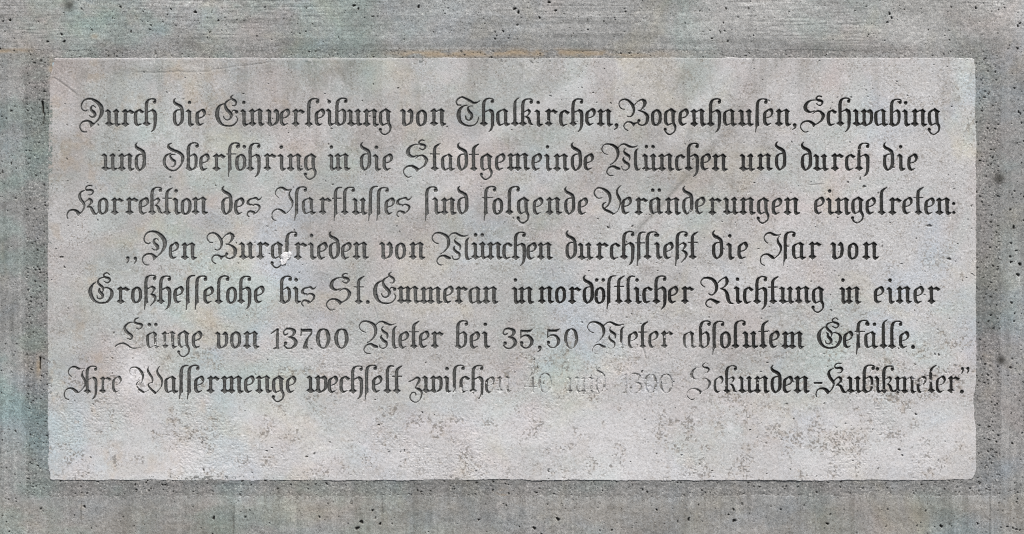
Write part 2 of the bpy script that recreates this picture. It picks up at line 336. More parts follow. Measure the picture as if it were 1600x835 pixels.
G('G',85,578,405, S_((208,220,9),(150,270,30),(114,350,58),(118,420,60),(160,510,46),(230,560,26),(310,570,22),(390,550,28),(450,480,46),(470,400,46),(440,340,26),(380,318,14),(335,325,13)),
  S_((345,146,12),(270,165,20),(240,215,26),(265,265,38),(315,310,36),(325,360,18),(308,392,8)), S_((270,328,18),(262,375,42),(310,430,46),(315,470,30),(280,500,15),(235,490,15),(222,448,12)),
  S_((432,102,11),(390,72,12),(340,100,20),(350,140,28),(420,165,36),(440,200,24),(400,240,13),(338,212,7)))
G('R',95,580,530, S_((168,306,11),(110,260,14),(105,205,16),(150,160,22),(220,155,34),(300,185,48),(350,260,50),(355,340,40),(320,410,20),(270,435,13),(230,412,16)),
  S_((378,238,10),(430,185,14),(512,142,24)), S_((512,145,28),(530,205,54),(512,270,30),(460,315,13),(418,330,8)), S_((420,330,11),(490,355,32),(530,420,50),(545,500,56),(580,562,34),(632,572,8)),
  S_((270,635,9),(215,625,12),(182,580,14),(210,520,20),(270,505,30),(330,535,46),(360,555,40)), P_((330,508),(418,548),(350,588)))
G('L',90,560,500, S_((402,126,9),(330,135,16),(270,180,28),(252,230,38),(290,290,44),(350,335,46),(375,370,34),(350,410,15),(292,388,9)),
  S_((95,530,11),(150,490,18),(230,475,22),(300,505,24),(360,545,20),(430,555,14),(525,538,7)), S_((477,54,11),(425,80,18),(415,125,28),(460,150,32),(530,165,36),(535,205,20),(490,240,11),(440,222,8)))
G('W',180,562,560, S_((235,275,7),(190,230,10),(200,160,13),(260,138,16),(320,155,28),(380,220,44),(402,290,38),(385,370,20),(355,432,8)),
  S_((350,354,9),(305,395,22),(305,450,32),(350,500,34),(410,542,36)), S_((405,546,14),(460,525,12),(505,498,9)), S_((490,128,7),(480,190,32),(510,250,38),(550,310,34),(555,380,14)),
  S_((553,385,10),(500,400,14),(490,440,26),(540,500,34),(600,552,34)), S_((667,128,9),(630,190,24),(650,260,38),(700,330,38),(705,420,20),(670,490,12),(600,562,9)))
# figures and points
G('1',130,577,165, P_((225,262),(262,250),(262,548),(276,580),(178,580),(178,568),(218,546)), S_((142,330,16),(185,295,18),(242,262,24)))
G('3',335,575,245, S_((412,332,20),(370,350,20),(346,310,20),(380,262,22),(440,248,30),(508,275,50),(522,312,50),(490,365,26),(430,385,13)), S_((430,388,13),(500,405,42),(543,462,54),(528,520,44),(460,568,20),(390,560,18),(355,520,22)), B_(376,486,54))
G('7',620,577,205, P_((628,248),(652,264),(785,256),(812,268),(785,304),(648,304),(634,366),(622,366)), S_((798,275,24),(798,335,24),(742,410,28),(714,470,44)), P_((690,470),(736,470),(728,530),(748,578),(660,578),(664,540)))
G('0',855,577,260, S_((978,256,16),(915,295,44),(886,400,58),(904,500,50),(940,556,24),(980,572,16)), S_((978,256,16),(1035,290,46),(1062,400,60),(1050,490,50),(1015,556,24),(975,572,16)))
G('4',0,0,250, S_((130,-330,20),(80,-230,20),(10,-110,20)), hair((10,-105),(210,-105),26), P_((120,-260),(168,-280),(168,-30),(190,0),(95,0),(120,-30)))
G('5',465,587,250, P_((484,272),(600,280),(690,260),(640,314),(496,314)), L_((490,280,18),(486,408,16)), S_((484,405,12),(540,370,20),(610,375,36),(664,440,56),(658,510,46),(600,570,20),(540,570,18),(490,525,22)), B_(500,490,56))
G(',',1250,608,110, B_(1288,588,56), S_((1306,586,26),(1298,632,20),(1250,664,7)))
G('.',0,0,90, B_(34,-30,60))
G(':',0,0,90, B_(30,-36,50), B_(30,-180,50))
G('„',0,0,190, B_(30,-30,46), S_((46,-34,26),(44,10,20),(14,52,8)), B_(152,-24,46), S_((168,-28,26),(166,16,20),(136,58,8)))
G('”',0,0,160, B_(28,-400,46), S_((40,-402,26),(38,-360,20),(18,-320,7)), B_(118,-400,46), S_((130,-402,26),(128,-360,20),(104,-320,7)))
G('-',0,0,130, hair((10,-172),(128,-172),25))

# word, left x, right x (mm on the wall, from the left edge of the picture)
LINES = [
 (197.9, [('Durch',124.5,245),('die',270.5,321.5),('Einverleibung',337,611.5),('von',624.7,696.6),('Thałkirchen,',712,966),('Bogenhauſen,',967,1244.5),('Schwabing',1250.5,1469.3)]),
 (267.7, [('und',158.5,227.7),('Oberföhring',254,494.3),('in',511.4,547.5),('die',562.3,614),('Stadtgemeinde',630,928.3),('München',939.6,1137.3),('und',1154.7,1228.3),('durch',1251.6,1358.5),('die',1379.9,1434.2)]),
 (336.2, [('Korrektion',103.6,324.7),('des',345.4,409.8),('IſarFluſſes',424,643),('ſind',664,731.8),('folgende',753.5,918.7),('Veränderungen',928.3,1249.2),('eingeτreten:',1272.2,1493)]),
 (406.2, [('„',197.5,215),('Den',222.4,307.6),('Burgſrieden',323.3,575.8),('von',592.5,663.8),('München',674.2,864),('durchFließt',884,1090.8),('die',1112.7,1168.2),('Iſar',1187.4,1283.7),('von',1296.9,1372.5)]),
 (475.2, [('Großheſſelohe',138.4,412.8),('bis',436.5,494.5),('St.',510,577.6),('Emmeran',583.4,778.2),('in',799,834.5),('nordöSłicher',841,1084),('Richtung',1094.3,1288),('in',1310.7,1345.6),('einer',1365.5,1469.4)]),
 (545.2, [('Länge',179,315.9),('von',335.8,405.2),('13700',423,544.9),('Meter',560,694),('bei',711,766.2),('35,50',785,903.8),('Meter',917.7,1052.3),('abſolutem',1067,1256),('Gefäłle.',1276.7,1429.2)]),
 (615.0, [('Ihre',99.4,190.6),('Waſſermenge',202,463),('wechſelt',479,628.6),('zwiſchen',638.5,800),('40',818,862.5),('und',884,946.9),('1300',967,1052.3),('Sekunden',1073,1265.3),('-',1271.5,1283.2),('Kubikmeter.',1274.5,1506),('”',1502,1517)]),
]
def glyph_list(w):
    out = []; i = 0
    while i < len(w):
        if w == 'nordöSłicher' and w[i] == 'S': out += ['ſ2','t']; i += 1; continue
        if w[i:i+2] == 'ſſ': out += ['ſ2','ſ']; i += 2; continue
        if w == 'wechſelt' and w[i] == 'l': out.append('l2'); i += 1; continue
        if w == 'nordöSłicher' and w[i] == 'ł': out.append('l2'); i += 1; continue
        out.append(w[i]); i += 1
    return out
def plain(w): return w.replace('ł','l').replace('F','f').replace('nordöS','nordöſt').replace('τ','t').replace('Burgſ','Burgf')

def smooth(pts, n=6):
    P = [pts[0]] + list(pts) + [pts[-1]]; out = []
    for i in range(1, len(P)-2):
        p0, p1, p2, p3 = P[i-1], P[i], P[i+1], P[i+2]
        for k in range(n):
            t = k/n
            out.append(tuple(.5*((2*b)+(c-a)*t+(2*a-5*b+4*c-d)*t*t+(3*b-a-3*c+d)*t**3) for a, b, c, d in zip(p0, p1, p2, p3)))
    out.append(tuple(pts[-1])); return out

def glyph_extent(g):
    lo, hi = 1e9, -1e9
    for k, p in GL[g][1]:
        for q in p:
            r = q[2]/2 if k != 'P' else 0
            lo = min(lo, q[0]-r); hi = max(hi, q[0]+r)
    return lo, hi

def layout():
    """[(line, word, [(glyph, x, y)])] with every letter's pen position in mm"""
    res = []
    for li, (base, words) in enumerate(LINES):
        for w, x0, x1 in words:
            gs = glyph_list(w)
            xs = [0.0]
            for a in gs[:-1]: xs.append(xs[-1] + GL[a][0])
            lo0 = glyph_extent(gs[0])[0]
            hi = glyph_extent(gs[-1])[1]
            nat = xs[-1] + hi - lo0
            ex = ((x1-x0) - nat) / max(1, len(gs)-1)
            res.append((li, w, [(g, x0 - lo0 + x + ex*i, base) for i, (g, x) in enumerate(zip(gs, xs))], ex))
    return res

def seg_sd(X, Y, a, b):
    dx, dy = b[0]-a[0], b[1]-a[1]; L = dx*dx+dy*dy
    t = np.clip(((X-a[0])*dx+(Y-a[1])*dy)/L, 0, 1) if L > 1e-9 else 0.0
    return np.hypot(X-a[0]-t*dx, Y-a[1]-t*dy) - (a[2]+t*(b[2]-a[2]))/2
def poly_sd(X, Y, P):
    d = np.full(X.shape, 1e9); ins = np.zeros(X.shape, bool)
    for i in range(len(P)):
        a, b = P[i], P[(i+1) % len(P)]
        d = np.minimum(d, seg_sd(X, Y, (a[0],a[1],0), (b[0],b[1],0)))
        c = (a[1] > Y) != (b[1] > Y)
        if a[1] != b[1]: ins ^= c & (X < (b[0]-a[0])*(Y-a[1])/(b[1]-a[1])+a[0])
    return np.where(ins, -d, d)

def letter_field(g, gx, gy, x0, y0, st, nx, ny, field, rot=0.0, sc=1.0, cap=2.0):
    """lower field (signed distance, mm) where the letter is cut"""
    cr, sr = math.cos(rot), math.sin(rot)
    for k, p in GL[g][1]:
        q = [((a[0]*cr-a[1]*sr)*sc+gx, (a[0]*sr+a[1]*cr)*sc+gy) + tuple(a[2:]) for a in p]
        if k == 'S': q = smooth(q)
        r = max([a[2]/2 for a in q]) if k != 'P' else 0
        m = r + cap
        i0 = max(0, int((min(a[0] for a in q)-m-x0)/st)); i1 = min(nx, int((max(a[0] for a in q)+m-x0)/st)+2)
        j0 = max(0, int((min(a[1] for a in q)-m-y0)/st)); j1 = min(ny, int((max(a[1] for a in q)+m-y0)/st)+2)
        if i1 <= i0 or j1 <= j0: continue
        X, Y = np.meshgrid(x0+st*np.arange(i0, i1), y0+st*np.arange(j0, j1))
        F = field[j0:j1, i0:i1]
        if k == 'P': d = poly_sd(X, Y, q)
        else:
            d = np.full(X.shape, 1e9)
            for a, b in zip(q[:-1], q[1:]): d = np.minimum(d, seg_sd(X, Y, a, b))
        np.minimum(F, d, out=F)

# ---------------------------------------------------------------- the wall (board marks, holes) with the mortar bed round the stone
def outer(a0, a1, st, far):
    mid = np.arange(a0, a1+st*.5, st); k = np.cumsum(np.geomspace(st*1.6, far*.24, 14)); k = k*far/k[-1]
    return np.concatenate([a0-k[::-1], mid, a1+k])
BX0, BY0, BX1, BY1 = 39.0, 78.0, 1564.0, 776.0             # outer edge of the mortar bed
TX0, TY0, TX1, TY1 = 73.5, 89.5, 1526.5, 752.5             # the stone

def rect_sd(x, y, x0, y0, x1, y1, r):
    X = np.abs(x[None, :]-(x0+x1)/2)-(x1-x0)/2+r; Y = np.abs(y[:, None]-(y0+y1)/2)-(y1-y0)/2+r
    return (np.hypot(np.maximum(X, 0), np.maximum(Y, 0))+np.minimum(np.maximum(X, Y), 0)-r).astype(np.float32)

def smudges(x, y):
    """round dark smears on the concrete, and the long slow stains"""
    g = .75*blob(x, y, 108, 9, 9, 9) + .8*blob(x, y, 1561, 280, 8, 7) + .95*blob(x, y, 1565, 563, 5.5, 5) + .5*blob(x, y, 1558, 276, 16, 12)
    g = g + .45*blob(x, y, 298, 68, 22, 14) + .35*blob(x, y, 280, 52, 60, 22) + .4*blob(x, y, 455, 66, 35, 12)+.3*blob(x, y, 1405, 800, 160, 22)+.35*blob(x, y, 1545, 470, 30, 90)
    n = fbm(x, y, 95, 60, 71, 5); up = 1-sstep(72, 96, y[:, None])+0*x[None, :]
    run = up*fbm(x, y, 190, 8, 73, 4) + (1-up)*fbm(x, y, 9, 130, 74, 4)
    g = g + .34*sstep(.48, .76, n) + .30*sstep(.52, .72, run)
    return np.clip(g, 0, 1)
def wall_ochre(x, y):
    n = fbm(x, y, 26, 9, 41, 4)
    X, Y = x[None, :], y[:, None]
    band = sstep(585, 660, X)*(1-sstep(860, 1150, X))*np.exp(-((Y-(84.5-2.5*sstep(700, 800, X)*(1-sstep(860, 960, X))))/6.0)**2)
    o = band*sstep(.26, .58, n)*.78
    o = np.maximum(o, .75*np.exp(-((Y-(80-.03*X))/3.2)**2)*(1-sstep(25, 62, X))*sstep(.25, .5, n))
    o = np.maximum(o, .6*blob(x, y, 80, 108, 4, 16)*sstep(.3, .5, n)); o = np.maximum(o, .7*blob(x, y, 60, 573, 4, 14)*sstep(.3, .55, n))
    o = np.maximum(o, .55*blob(x, y, 148, 57, 6, 4)); o = np.maximum(o, .5*blob(x, y, 785, 771, 12, 6)*sstep(.3, .5, n)); o = np.maximum(o, .22*blob(x, y, 128, 800, 5, 34)*sstep(.35, .6, n))
    o = np.maximum(o, .16*sstep(760, 800, Y)*sstep(.3, .6, fbm(x, y, 150, 60, 48, 4)))
    return o*.85
def wall_green(x, y):
    n = fbm(x, y, 60, 45, 52, 5); X, Y = x[None, :], y[:, None]
    g = sstep(.42, .70, n)*(.85*(1-sstep(250, 900, X)))
    g = np.maximum(g, .8*blob(x, y, 40, 668, 45, 26)*sstep(.3, .6, n)); g = np.maximum(g, .6*blob(x, y, 70, 95, 60, 12))
    return np.clip(g, 0, 1)
def wall_pale(x, y):
    X, Y = x[None, :], y[:, None]
    n = fbm(x, y, 120, 70, 63, 4)
    p = .55*sstep(1000, 1300, X)*(1-sstep(40, 120, Y)) + .28*(1-sstep(30, 110, Y)) + .10*(1-sstep(20, 80, X))
    p = p + .35*blob(x, y, 1408, 52, 26, 10)
    up = 1-sstep(72, 96, Y)+0*X
    run = up*fbm(x, y, 170, 7, 64, 4) + (1-up)*fbm(x, y, 8, 150, 65, 4)      # runs along the boards
    p = p*(.55+.9*sstep(.3, .7, n)) + .34*sstep(.52, .72, run)
    return np.clip(p, 0, 1)

st = 1.0
wx, wy = outer(-40, 1640, st, 420), outer(-30, 865, st, 420)
X, Y = wx[None, :], wy[:, None]
bed = rect_sd(wx, wy, BX0, BY0, BX1, BY1, 6)
bed = bed + (fbm(wx, wy, 30, 30, 5, 3)-.5)*5.0 + (fbm(wx, wy, 6, 6, 6, 2)-.5)*2.2
top = 1-sstep(72, 96, Y)+0*X                              # boards lie flat above, upright elsewhere
grain_h = fbm(wx, wy, 46, 1.9, 11, 3)*.7 + fbm(wx, wy, 12, 2.6, 12, 3)*.5
grain_v = fbm(wx, wy, 2.1, 60, 13, 3)*.7 + fbm(wx, wy, 3.0, 16, 14, 3)*.5
rough_zone = sstep(.38, .66, fbm(wx, wy, 110, 55, 15, 4))
h = (top*grain_h+(1-top)*grain_v-.6)*(.32+.95*rough_zone) + (fbm(wx, wy, 260, 200, 16, 3)-.5)*3.0 + (fbm(wx, wy, 5, 5, 17, 3)-.5)*.9
h = h.astype(np.float32)
dirt = np.clip((.30-np.minimum(top*grain_h+(1-top)*grain_v, 1))*2.2*(.15+.75*rough_zone), 0, .42).astype(np.float32)
for xs, y0, y1 in ((365, 770, 850), (597, 770, 812), (127, 780, 850), (1547, 780, 850), (918, -10, 42)):   # joints of the boards
    w = np.exp(-((X-xs-3*(fbm(wx, wy, 9, 14, 21, 2)-.5))/0.9)**2)*sstep(y0-8, y0+4, Y)*(1-sstep(y1-10, y1+4, Y))*sstep(.3, .55, fbm(wx, wy, 8, 9, 23, 3))
    h -= 1.3*w; dirt = np.maximum(dirt, .5*w)
nclump = fbm(wx, wy, 70, 26, 31, 4)
def dens(cx, cy):
    i = min(len(wx)-1, np.searchsorted(wx, cx)); j = min(len(wy)-1, np.searchsorted(wy, cy))
    return .22 + 1.6*max(0, nclump[j, i]-.45)
pits(wx, wy, rnd, 2500, (-60, -50, 1660, 84), .45, 1.55, 2.4, h, dirt, dens)
pits(wx, wy, rnd, 1500, (-60, 70, 42, 790),   .45, 1.4, 2.2, h, dirt, dens, 1.3)
pits(wx, wy, rnd, 1200, (1560, 70, 1660, 790), .45, 1.7, 2.6, h, dirt, dens, 1.2)
pits(wx, wy, rnd, 1800, (-60, 774, 1660, 890), .45, 1.5, 2.6, h, dirt, dens, 1.25)
for cx, cy, r in ((565,816,3.6),(558,826,3.0),(594,819,2.6),(582,798,2.0),(549,786,2.2),(872,812,2.8),(835,826,2.4),(895,782,2.2),(1076,812,2.6),(1147,814,2.8),(1026,797,2.0),(1293,819,2.5),(1471,823,2.4),(1470,822,1.5),(132,792,2.3),(334,810,2.2),(305,19,2.4),(16,32,2.2),(553,9,2.5),(560,14,2.3),(654,11,2.8),(804,14,2.6),(810,20,2.6),(858,4,2.6),(868,17,2.2),(843,28,2.0),(1525,13,1.8),(1393,28,2.2),(1390,22,2.0),(1538,81,2.4),(1594,413,2.8),(1591,430,2.6),(1580,410,2.2),(1588,392,1.8),(1584,356,2.4),(1567,233,2.2),(74,66,2.6),(100,66,2.4),(96,54,2.0),(188,11,2.2),(600,160,0)):
    if r: pits(wx, wy, rnd, 1, (cx, cy, cx, cy), r*.85, r*.85, 3.6, h, dirt)
k_ = sstep(-5.0, 20.0, bed)
h = (h*k_ + (1-k_)*(-.7) - 2.2*(1-sstep(-5.0, .5, bed))).astype(np.float32)     # the concrete runs out onto the mortar bed
for cx, cy, q in ((1561, 280, 8), (1565, 563, 6.5), (108, 9, 7)): dirt = np.maximum(dirt, (.95 if cy > 500 else .75)*blob(wx, wy, cx, cy, q, q))
attrs_w = [('dirt', dirt), ('grime', smudges(wx, wy)), ('ochre', wall_ochre(wx, wy)), ('green', wall_green(wx, wy)), ('pale', wall_pale(wx, wy))]
inner = rect_sd(wx, wy, BX0+12, BY0+11, BX1-12, BY1-12, 1) < -2
keep = ~(inner[:-1, :-1] & inner[1:, :-1] & inner[:-1, 1:] & inner[1:, 1:])
wall = grid_object('concrete_wall', wx, wy, h, keep, CONCRETE, attrs_w, back=260)
wall['label'] = 'rough grey-green concrete wall with board marks and small holes, surrounding the pale inscribed tablet'
wall['category'] = 'wall'

# mortar bed: a sandy, slightly sunken frame
mx, my = np.arange(28, 1576, 1.0), np.arange(66, 788, 1.0)
X, Y = mx[None, :], my[:, None]
mh = -.75 + (fbm(mx, my, 3.2, 3.2, 81, 3)-.5)*1.2 + (fbm(mx, my, 90, 90, 82, 3)-.5)*.8
mh = mh.astype(np.float32); md = np.zeros_like(mh)
nclump2 = fbm(mx, my, 40, 40, 83, 4)
pits(mx, my, rnd, 800, (28, 66, 1576, 98), .5, 1.5, 1.8, mh, md); pits(mx, my, rnd, 700, (28, 90, 78, 788), .5, 1.5, 1.8, mh, md)
pits(mx, my, rnd, 800, (1524, 90, 1576, 788), .5, 1.6, 1.8, mh, md); pits(mx, my, rnd, 700, (28, 748, 1576, 788), .5, 1.7, 1.8, mh, md)
for cx, cy, hw, hh_, an in ((66.5, 168, 1.3, 10.5, -.05), (62.5, 568, 1.0, 10.5, .02), (68.5, 186, .8, 10, .12)):   # slits beside the stone
    a, b = X-cx+an*(Y-cy), np.abs(Y-cy)
    w = (1-sstep(hw*.6, hw*1.5, np.abs(a)))*(1-sstep(hh_*.8, hh_, b))
    if hw < .9: w = w*.6
    mh -= 7*w; md = np.maximum(md, w)
ms = rect_sd(mx, my, TX0, TY0, TX1, TY1, 4)
mh = mh + 1.3*np.exp(-(np.maximum(ms, 0)/5)**2)*(fbm(mx, my, 30, 30, 85, 3)-.12)
for cx, cy, q in ((1561, 280, 8), (1565, 563, 6.5)): md = np.maximum(md, (.95 if cy > 500 else .75)*blob(mx, my, cx, cy, q, q))
near = rect_sd(mx, my, TX0+6, TY0+6, TX1-6, TY1-6, 1) < -2
keep = ~(near[:-1, :-1] & near[1:, :-1] & near[:-1, 1:] & near[1:, 1:])
mortar = grid_object('mortar_bed', mx, my, mh, keep, MORTAR, [('dirt', md), ('grime', smudges(mx, my)*.8), ('ochre', wall_ochre(mx, my)), ('green', wall_green(mx, my)), ('pale', .7*wall_pale(mx, my))], parent=wall)

# ---------------------------------------------------------------- the stone tablet
ST = 0.7
tx, ty = np.arange(66, 1536, ST), np.arange(82, 762, ST)
nx, ny = len(tx), len(ty)
X, Y = tx[None, :], ty[:, None]
# edge: nearly straight, nibbled here and there
left = TX0 + 7.5*(1-sstep(92, 126, Y)) + 2.2*(1-sstep(150, 250, Y)) + 1.5*sstep(715, 745, Y)
edge = rect_sd(tx, ty, TX0, TY0, TX1, TY1, 5)
edge = np.maximum(edge, left-X)
e_n = (fbm(tx, ty, 26, 26, 101, 3)-.5)
edge = edge + e_n*2.6 + 5.0*np.maximum(0, fbm(tx, ty, 22, 22, 103, 4)-.60)*sstep(560, 700, Y) + (fbm(tx, ty, 4, 4, 102, 2)-.5)*1.3
for cx, cy, rx, ry, d in ((230, 753, 6, 2, 3.5), (1523, 627, 6, 14, 4.5), (1524, 652, 4, 10, 3), (1526, 97, 5, 7, 4.5), (1526, 118, 3, 8, 2), (1370, 753, 14, 2.5, 3), (690, 752.5, 20, 3, 3.2), (780, 752, 16, 4, 4), (555, 753, 12, 2.5, 2.5), (1524, 748, 6, 6, 5), (73, 690, 3, 14, 2.5), (74, 745, 6, 9, 3), (910, 752.5, 18, 2.5, 2.4), (1075, 90, 7, 2, 2.5), (1525, 180, 2.5, 18, 1.6), (1490, 752.5, 20, 3, 2.5)):
    edge = edge + d*blob(tx, ty, cx, cy, rx, ry)
th = .50 + (fbm(tx, ty, 300, 240, 111, 3)-.5)*1.6 + (fbm(tx, ty, 24, 24, 112, 3)-.5)*.5 + (fbm(tx, ty, 3.0, 3.0, 113, 2)-.5)*.34
rough = sstep(.50, .68, fbm(tx, ty, 60, 60, 114, 4))*(.35+.65*sstep(420, 640, Y))
th = th - rough*np.abs(fbm(tx, ty, 4, 4, 115, 3)-.5)*1.9
th = th.astype(np.float32); td = np.zeros_like(th)
nclump3 = fbm(tx, ty, 48, 48, 121, 4)
def dens3(cx, cy):
    i = min(nx-1, int((cx-tx[0])/ST)); j = min(ny-1, int((cy-ty[0])/ST))
    return .05 + 2.6*max(0, nclump3[j, i]-.54) + .12*(cx > 900)
pits(tx, ty, rnd, 7000, (76, 92, 1524, 750), .40, 1.5, 1.3, th, td, dens3)
for cx, cy, r in ((103,42,0),(1487,167,1.2),(380,147,1.2),(450,405,0),(96,402,2.2),(101,418,1.6),(1325,285,1.6),(1344,280,1.8),(1350,292,2.0),(1381,245,1.5),(1396,262,1.4),(950,356,1.6),(988,354,1.7),(795,300,1.2),(1452,353,3.0),(1483,405,2.4),(1518,322,1.6),(1404,545,1.5),(1467,555,1.8),(840,575,1.7),(835,562,1.4),(1003,581,1.8),(622,138,1.5),(660,645,1.7),(592,664,1.6),(417,705,1.7),(479,714,1.8),(425,700,1.4),(632,705,1.6),(318,735,1.9),(857,737,1.6),(1172,672,1.5),(1240,655,1.4),(1405,703,2.0),(1410,712,1.6),(1431,648,1.9)):
    if r: pits(tx, ty, rnd, 1, (cx, cy, cx, cy), r, r, 1.8, th, td)
# scratches and chips
def scratch(x0, y0, x1, y1, w, d, dk):
    global th, td
    L = math.hypot(x1-x0, y1-y0); ux, uy = (x1-x0)/L, (y1-y0)/L
    t = (X-x0)*ux+(Y-y0)*uy; s = -(X-x0)*uy+(Y-y0)*ux + (fbm(tx, ty, 14, 14, 131, 3)-.5)*3
    m = np.exp(-(s/w)**2)*sstep(-2, 3, t)*(1-sstep(L-4, L+2, t))
    th = th-(d*m).astype(np.float32); td = np.maximum(td, (dk*m).astype(np.float32))
scratch(1068, 284, 988, 372, 3.2, .8, .38); scratch(1130, 212, 1062, 292, 5, .5, .22); scratch(1178, 92, 1162, 150, 1.6, .9, .22)
scratch(84, 121, 122, 150, 1.6, .6, .42); scratch(1264, 289, 1289, 288, .8, .6, .5); scratch(450, 145, 450, 160, .7, .6, .5)
scratch(1512, 184, 1514, 208, .8, .8, .5); scratch(251, 416, 253, 426, .8, .9, .7); scratch(1005, 545, 1011, 562, 1.0, .9, .5); scratch(862, 420, 866, 440, .8, .5, .35)
scratch(583, 475, 590, 500, .9, .5, .22); scratch(210, 114, 330, 112, 1.4, .4, .16); scratch(330, 110, 430, 96, 1.4, .4, .14)
scratch(1336, 700, 1330, 690, .9, .6, .4); scratch(320, 640, 316, 700, 1, .4, .15); scratch(952, 350, 953, 360, 1, .8, .7)

# letters: signed distance, wear
field = np.full((ny, nx), 3.0, np.float32)
LAY = layout()
word_cells = []
for li, w, gl, ex in LAY:
    for g, gx, gy in gl:
        letter_field(g, gx + rnd.uniform(-.35, .35), gy + rnd.uniform(-.5, .5), tx[0], ty[0], ST, nx, ny, field, rnd.uniform(-.012, .012), rnd.uniform(.985, 1.015))
field = field - .37 + (fbm(tx, ty, 2.6, 2.6, 141, 2)-.5)*.55 + (fbm(tx, ty, 9, 9, 142, 2)-.5)*.35
wear = np.full((ny, nx), .10, np.float32)
for cx, cy, rx, ry, a in ((250, 540, 62, 26, .42), (262, 533, 30, 18, .15), (215, 600, 55, 24, .32), (150, 598, 70, 34, .40), (365, 600, 70, 24, .16), (975, 545, 95, 26, .50), (1080, 540, 45, 26, .46), (885, 540, 40, 30, .34), (905, 600, 150, 34, .74), (800, 604, 40, 26, .45), (1000, 600, 100, 32, .34), (1110, 598, 70, 30, .36), (1180, 600, 40, 26, .16), (1370, 606, 60, 22, .34), (1455, 596, 55, 30, .40), (690, 622, 50, 14, .42), (480, 318, 90, 22, .22), (570, 330, 70, 30, .12), (1140, 320, 80, 26, .14), (1180, 250, 40, 26, .14), (440, 330, 40, 30, .2), (980, 258, 50, 30, .08)):
    wear = wear + a*blob(tx, ty, cx, cy, rx, ry)
wear = np.clip(wear, 0, 1)
field = (field + .90*sstep(.15, .95, wear)*(.7+.6*fbm(tx, ty, 16, 16, 143, 3))).astype(np.float32)
wn1 = fbm(tx, ty, 4.5, 4.5, 151, 4)*.6 + fbm(tx, ty, 18, 18, 152, 3)*.4
depth_k = 1-.25*sstep(.35, .95, wear)
s_in = np.maximum(-field, 0)
groove = np.minimum(1.25*s_in, 2.2)*depth_k + .12*(1-sstep(-.3, .9, field))
th = (th - groove).astype(np.float32)
# patches of colour on the stone (old dirt, lichen, lime, iron stain), and the lit rim painted on its top edge
n1, n2, n3 = fbm(tx, ty, 130, 90, 161, 5), fbm(tx, ty, 45, 60, 162, 5), fbm(tx, ty, 11, 11, 163, 4)
ns = fbm(tx, ty, 18, 160, 164, 4)
clean = sstep(560, 690, Y + 60*(n1-.5)) + 0*X
grime = (.36*sstep(.34, .66, n1) + .10*(1-sstep(150, 420, Y+80*(n2-.5))) + .30*sstep(.46, .70, ns)*(1-sstep(90, 420, Y)) + .12*(1-sstep(80, 420, X)))*(1-.70*clean)
grime = grime + .40*blob(tx, ty, 505, 118, 40, 34)*sstep(.2, .5, n2) + .35*blob(tx, ty, 255, 112, 70, 8) + .42*blob(tx, ty, 420, 106, 8, 7) + .45*blob(tx, ty, 300, 97, 22, 5)
grime = grime + .6*blob(tx, ty, 1497, 156, 6, 6)*sstep(.2, .5, n3) + .30*blob(tx, ty, 860, 330, 240, 50)*sstep(.35, .6, n2)
grime = grime - .35*sstep(1150, 1400, X)*(1-clean) + .22*sstep(.52, .72, n3)*sstep(.45, .6, n2) + .10*sstep(1000, 1400, X)*clean
for _ in range(90):                                       # brownish rough spots, mostly low on the stone
    cx, cy = rnd.uniform(90, 1515), rnd.choice((rnd.uniform(560, 745), rnd.uniform(250, 745)))
    grime = grime + rnd.uniform(.12, .34)*blob(tx, ty, cx, cy, rnd.uniform(3, 10), rnd.uniform(3, 12), rnd.uniform(-.6, .6))*sstep(.42, .62, n3)
green = np.clip(.75*sstep(.46, .70, fbm(tx, ty, 90, 70, 171, 5))*(1-sstep(500, 1250, X)) + .6*blob(tx, ty, 850, 145, 90, 22, -.45)*sstep(.3, .6, n2), 0, 1)*.4
ochre = .30*sstep(.54, .74, fbm(tx, ty, 30, 40, 181, 4))*(.25+.75*(1-sstep(150, 700, X))+.3*sstep(540, 640, Y)) + .45*blob(tx, ty, 84, 600, 6, 30)*sstep(.4, .6, n3) + .3*blob(tx, ty, 270, 108, 26, 12)*sstep(.3, .6, n2)
ochre = np.clip(ochre*(.3+.9*sstep(.4, .6, n3))*.6, 0, .5)
lime = .62*blob(tx, ty, 213, 584, 26, 32)*sstep(.05, .45, n2+.12) + .30*blob(tx, ty, 1320, 122, 9, 6) + .7*sstep(.70, .76, fbm(tx, ty, 4.2, 4.2, 191, 2))*sstep(.55, .66, n2)*.3
lime = lime + .20*clean*(.6+.4*n2) + .16*sstep(.45, .70, fbm(tx, ty, 160, 60, 192, 4))*clean + .45*blob(tx, ty, 1500, 189, 3, 3) + .35*blob(tx, ty, 1140, 667, 9, 6)
grime = grime + (.40*blob(tx, ty, 1020, 330, 100, 10, -.83) + .34*blob(tx, ty, 1160, 170, 90, 15, -1.0) + .16*blob(tx, ty, 1060, 130, 90, 12, -.8))*(.6+.8*n2) + .20*blob(tx, ty, 930, 250, 150, 22, -.7)
lime = lime + (.26*blob(tx, ty, 800, 190, 170, 15, -.5) + .22*blob(tx, ty, 1095, 160, 120, 12, -.9) + .13*blob(tx, ty, 1205, 140, 90, 10, -.95))*(.6+.8*n2) + .22*blob(tx, ty, 690, 300, 100, 13, -.5) + .16*blob(tx, ty, 1230, 330, 14, 100, .1)
lime = np.clip(lime + .22*np.exp(-((Y-92)/2.2)**2)*(1-sstep(300, 330, X)*(1-sstep(330, 360, X)))*(X < 620), 0, .9)  # pale line along the top edge: light on the rim, painted in
td = np.maximum(td, .16*(1-sstep(0, 1.1, np.abs(field)))*(1-wear))
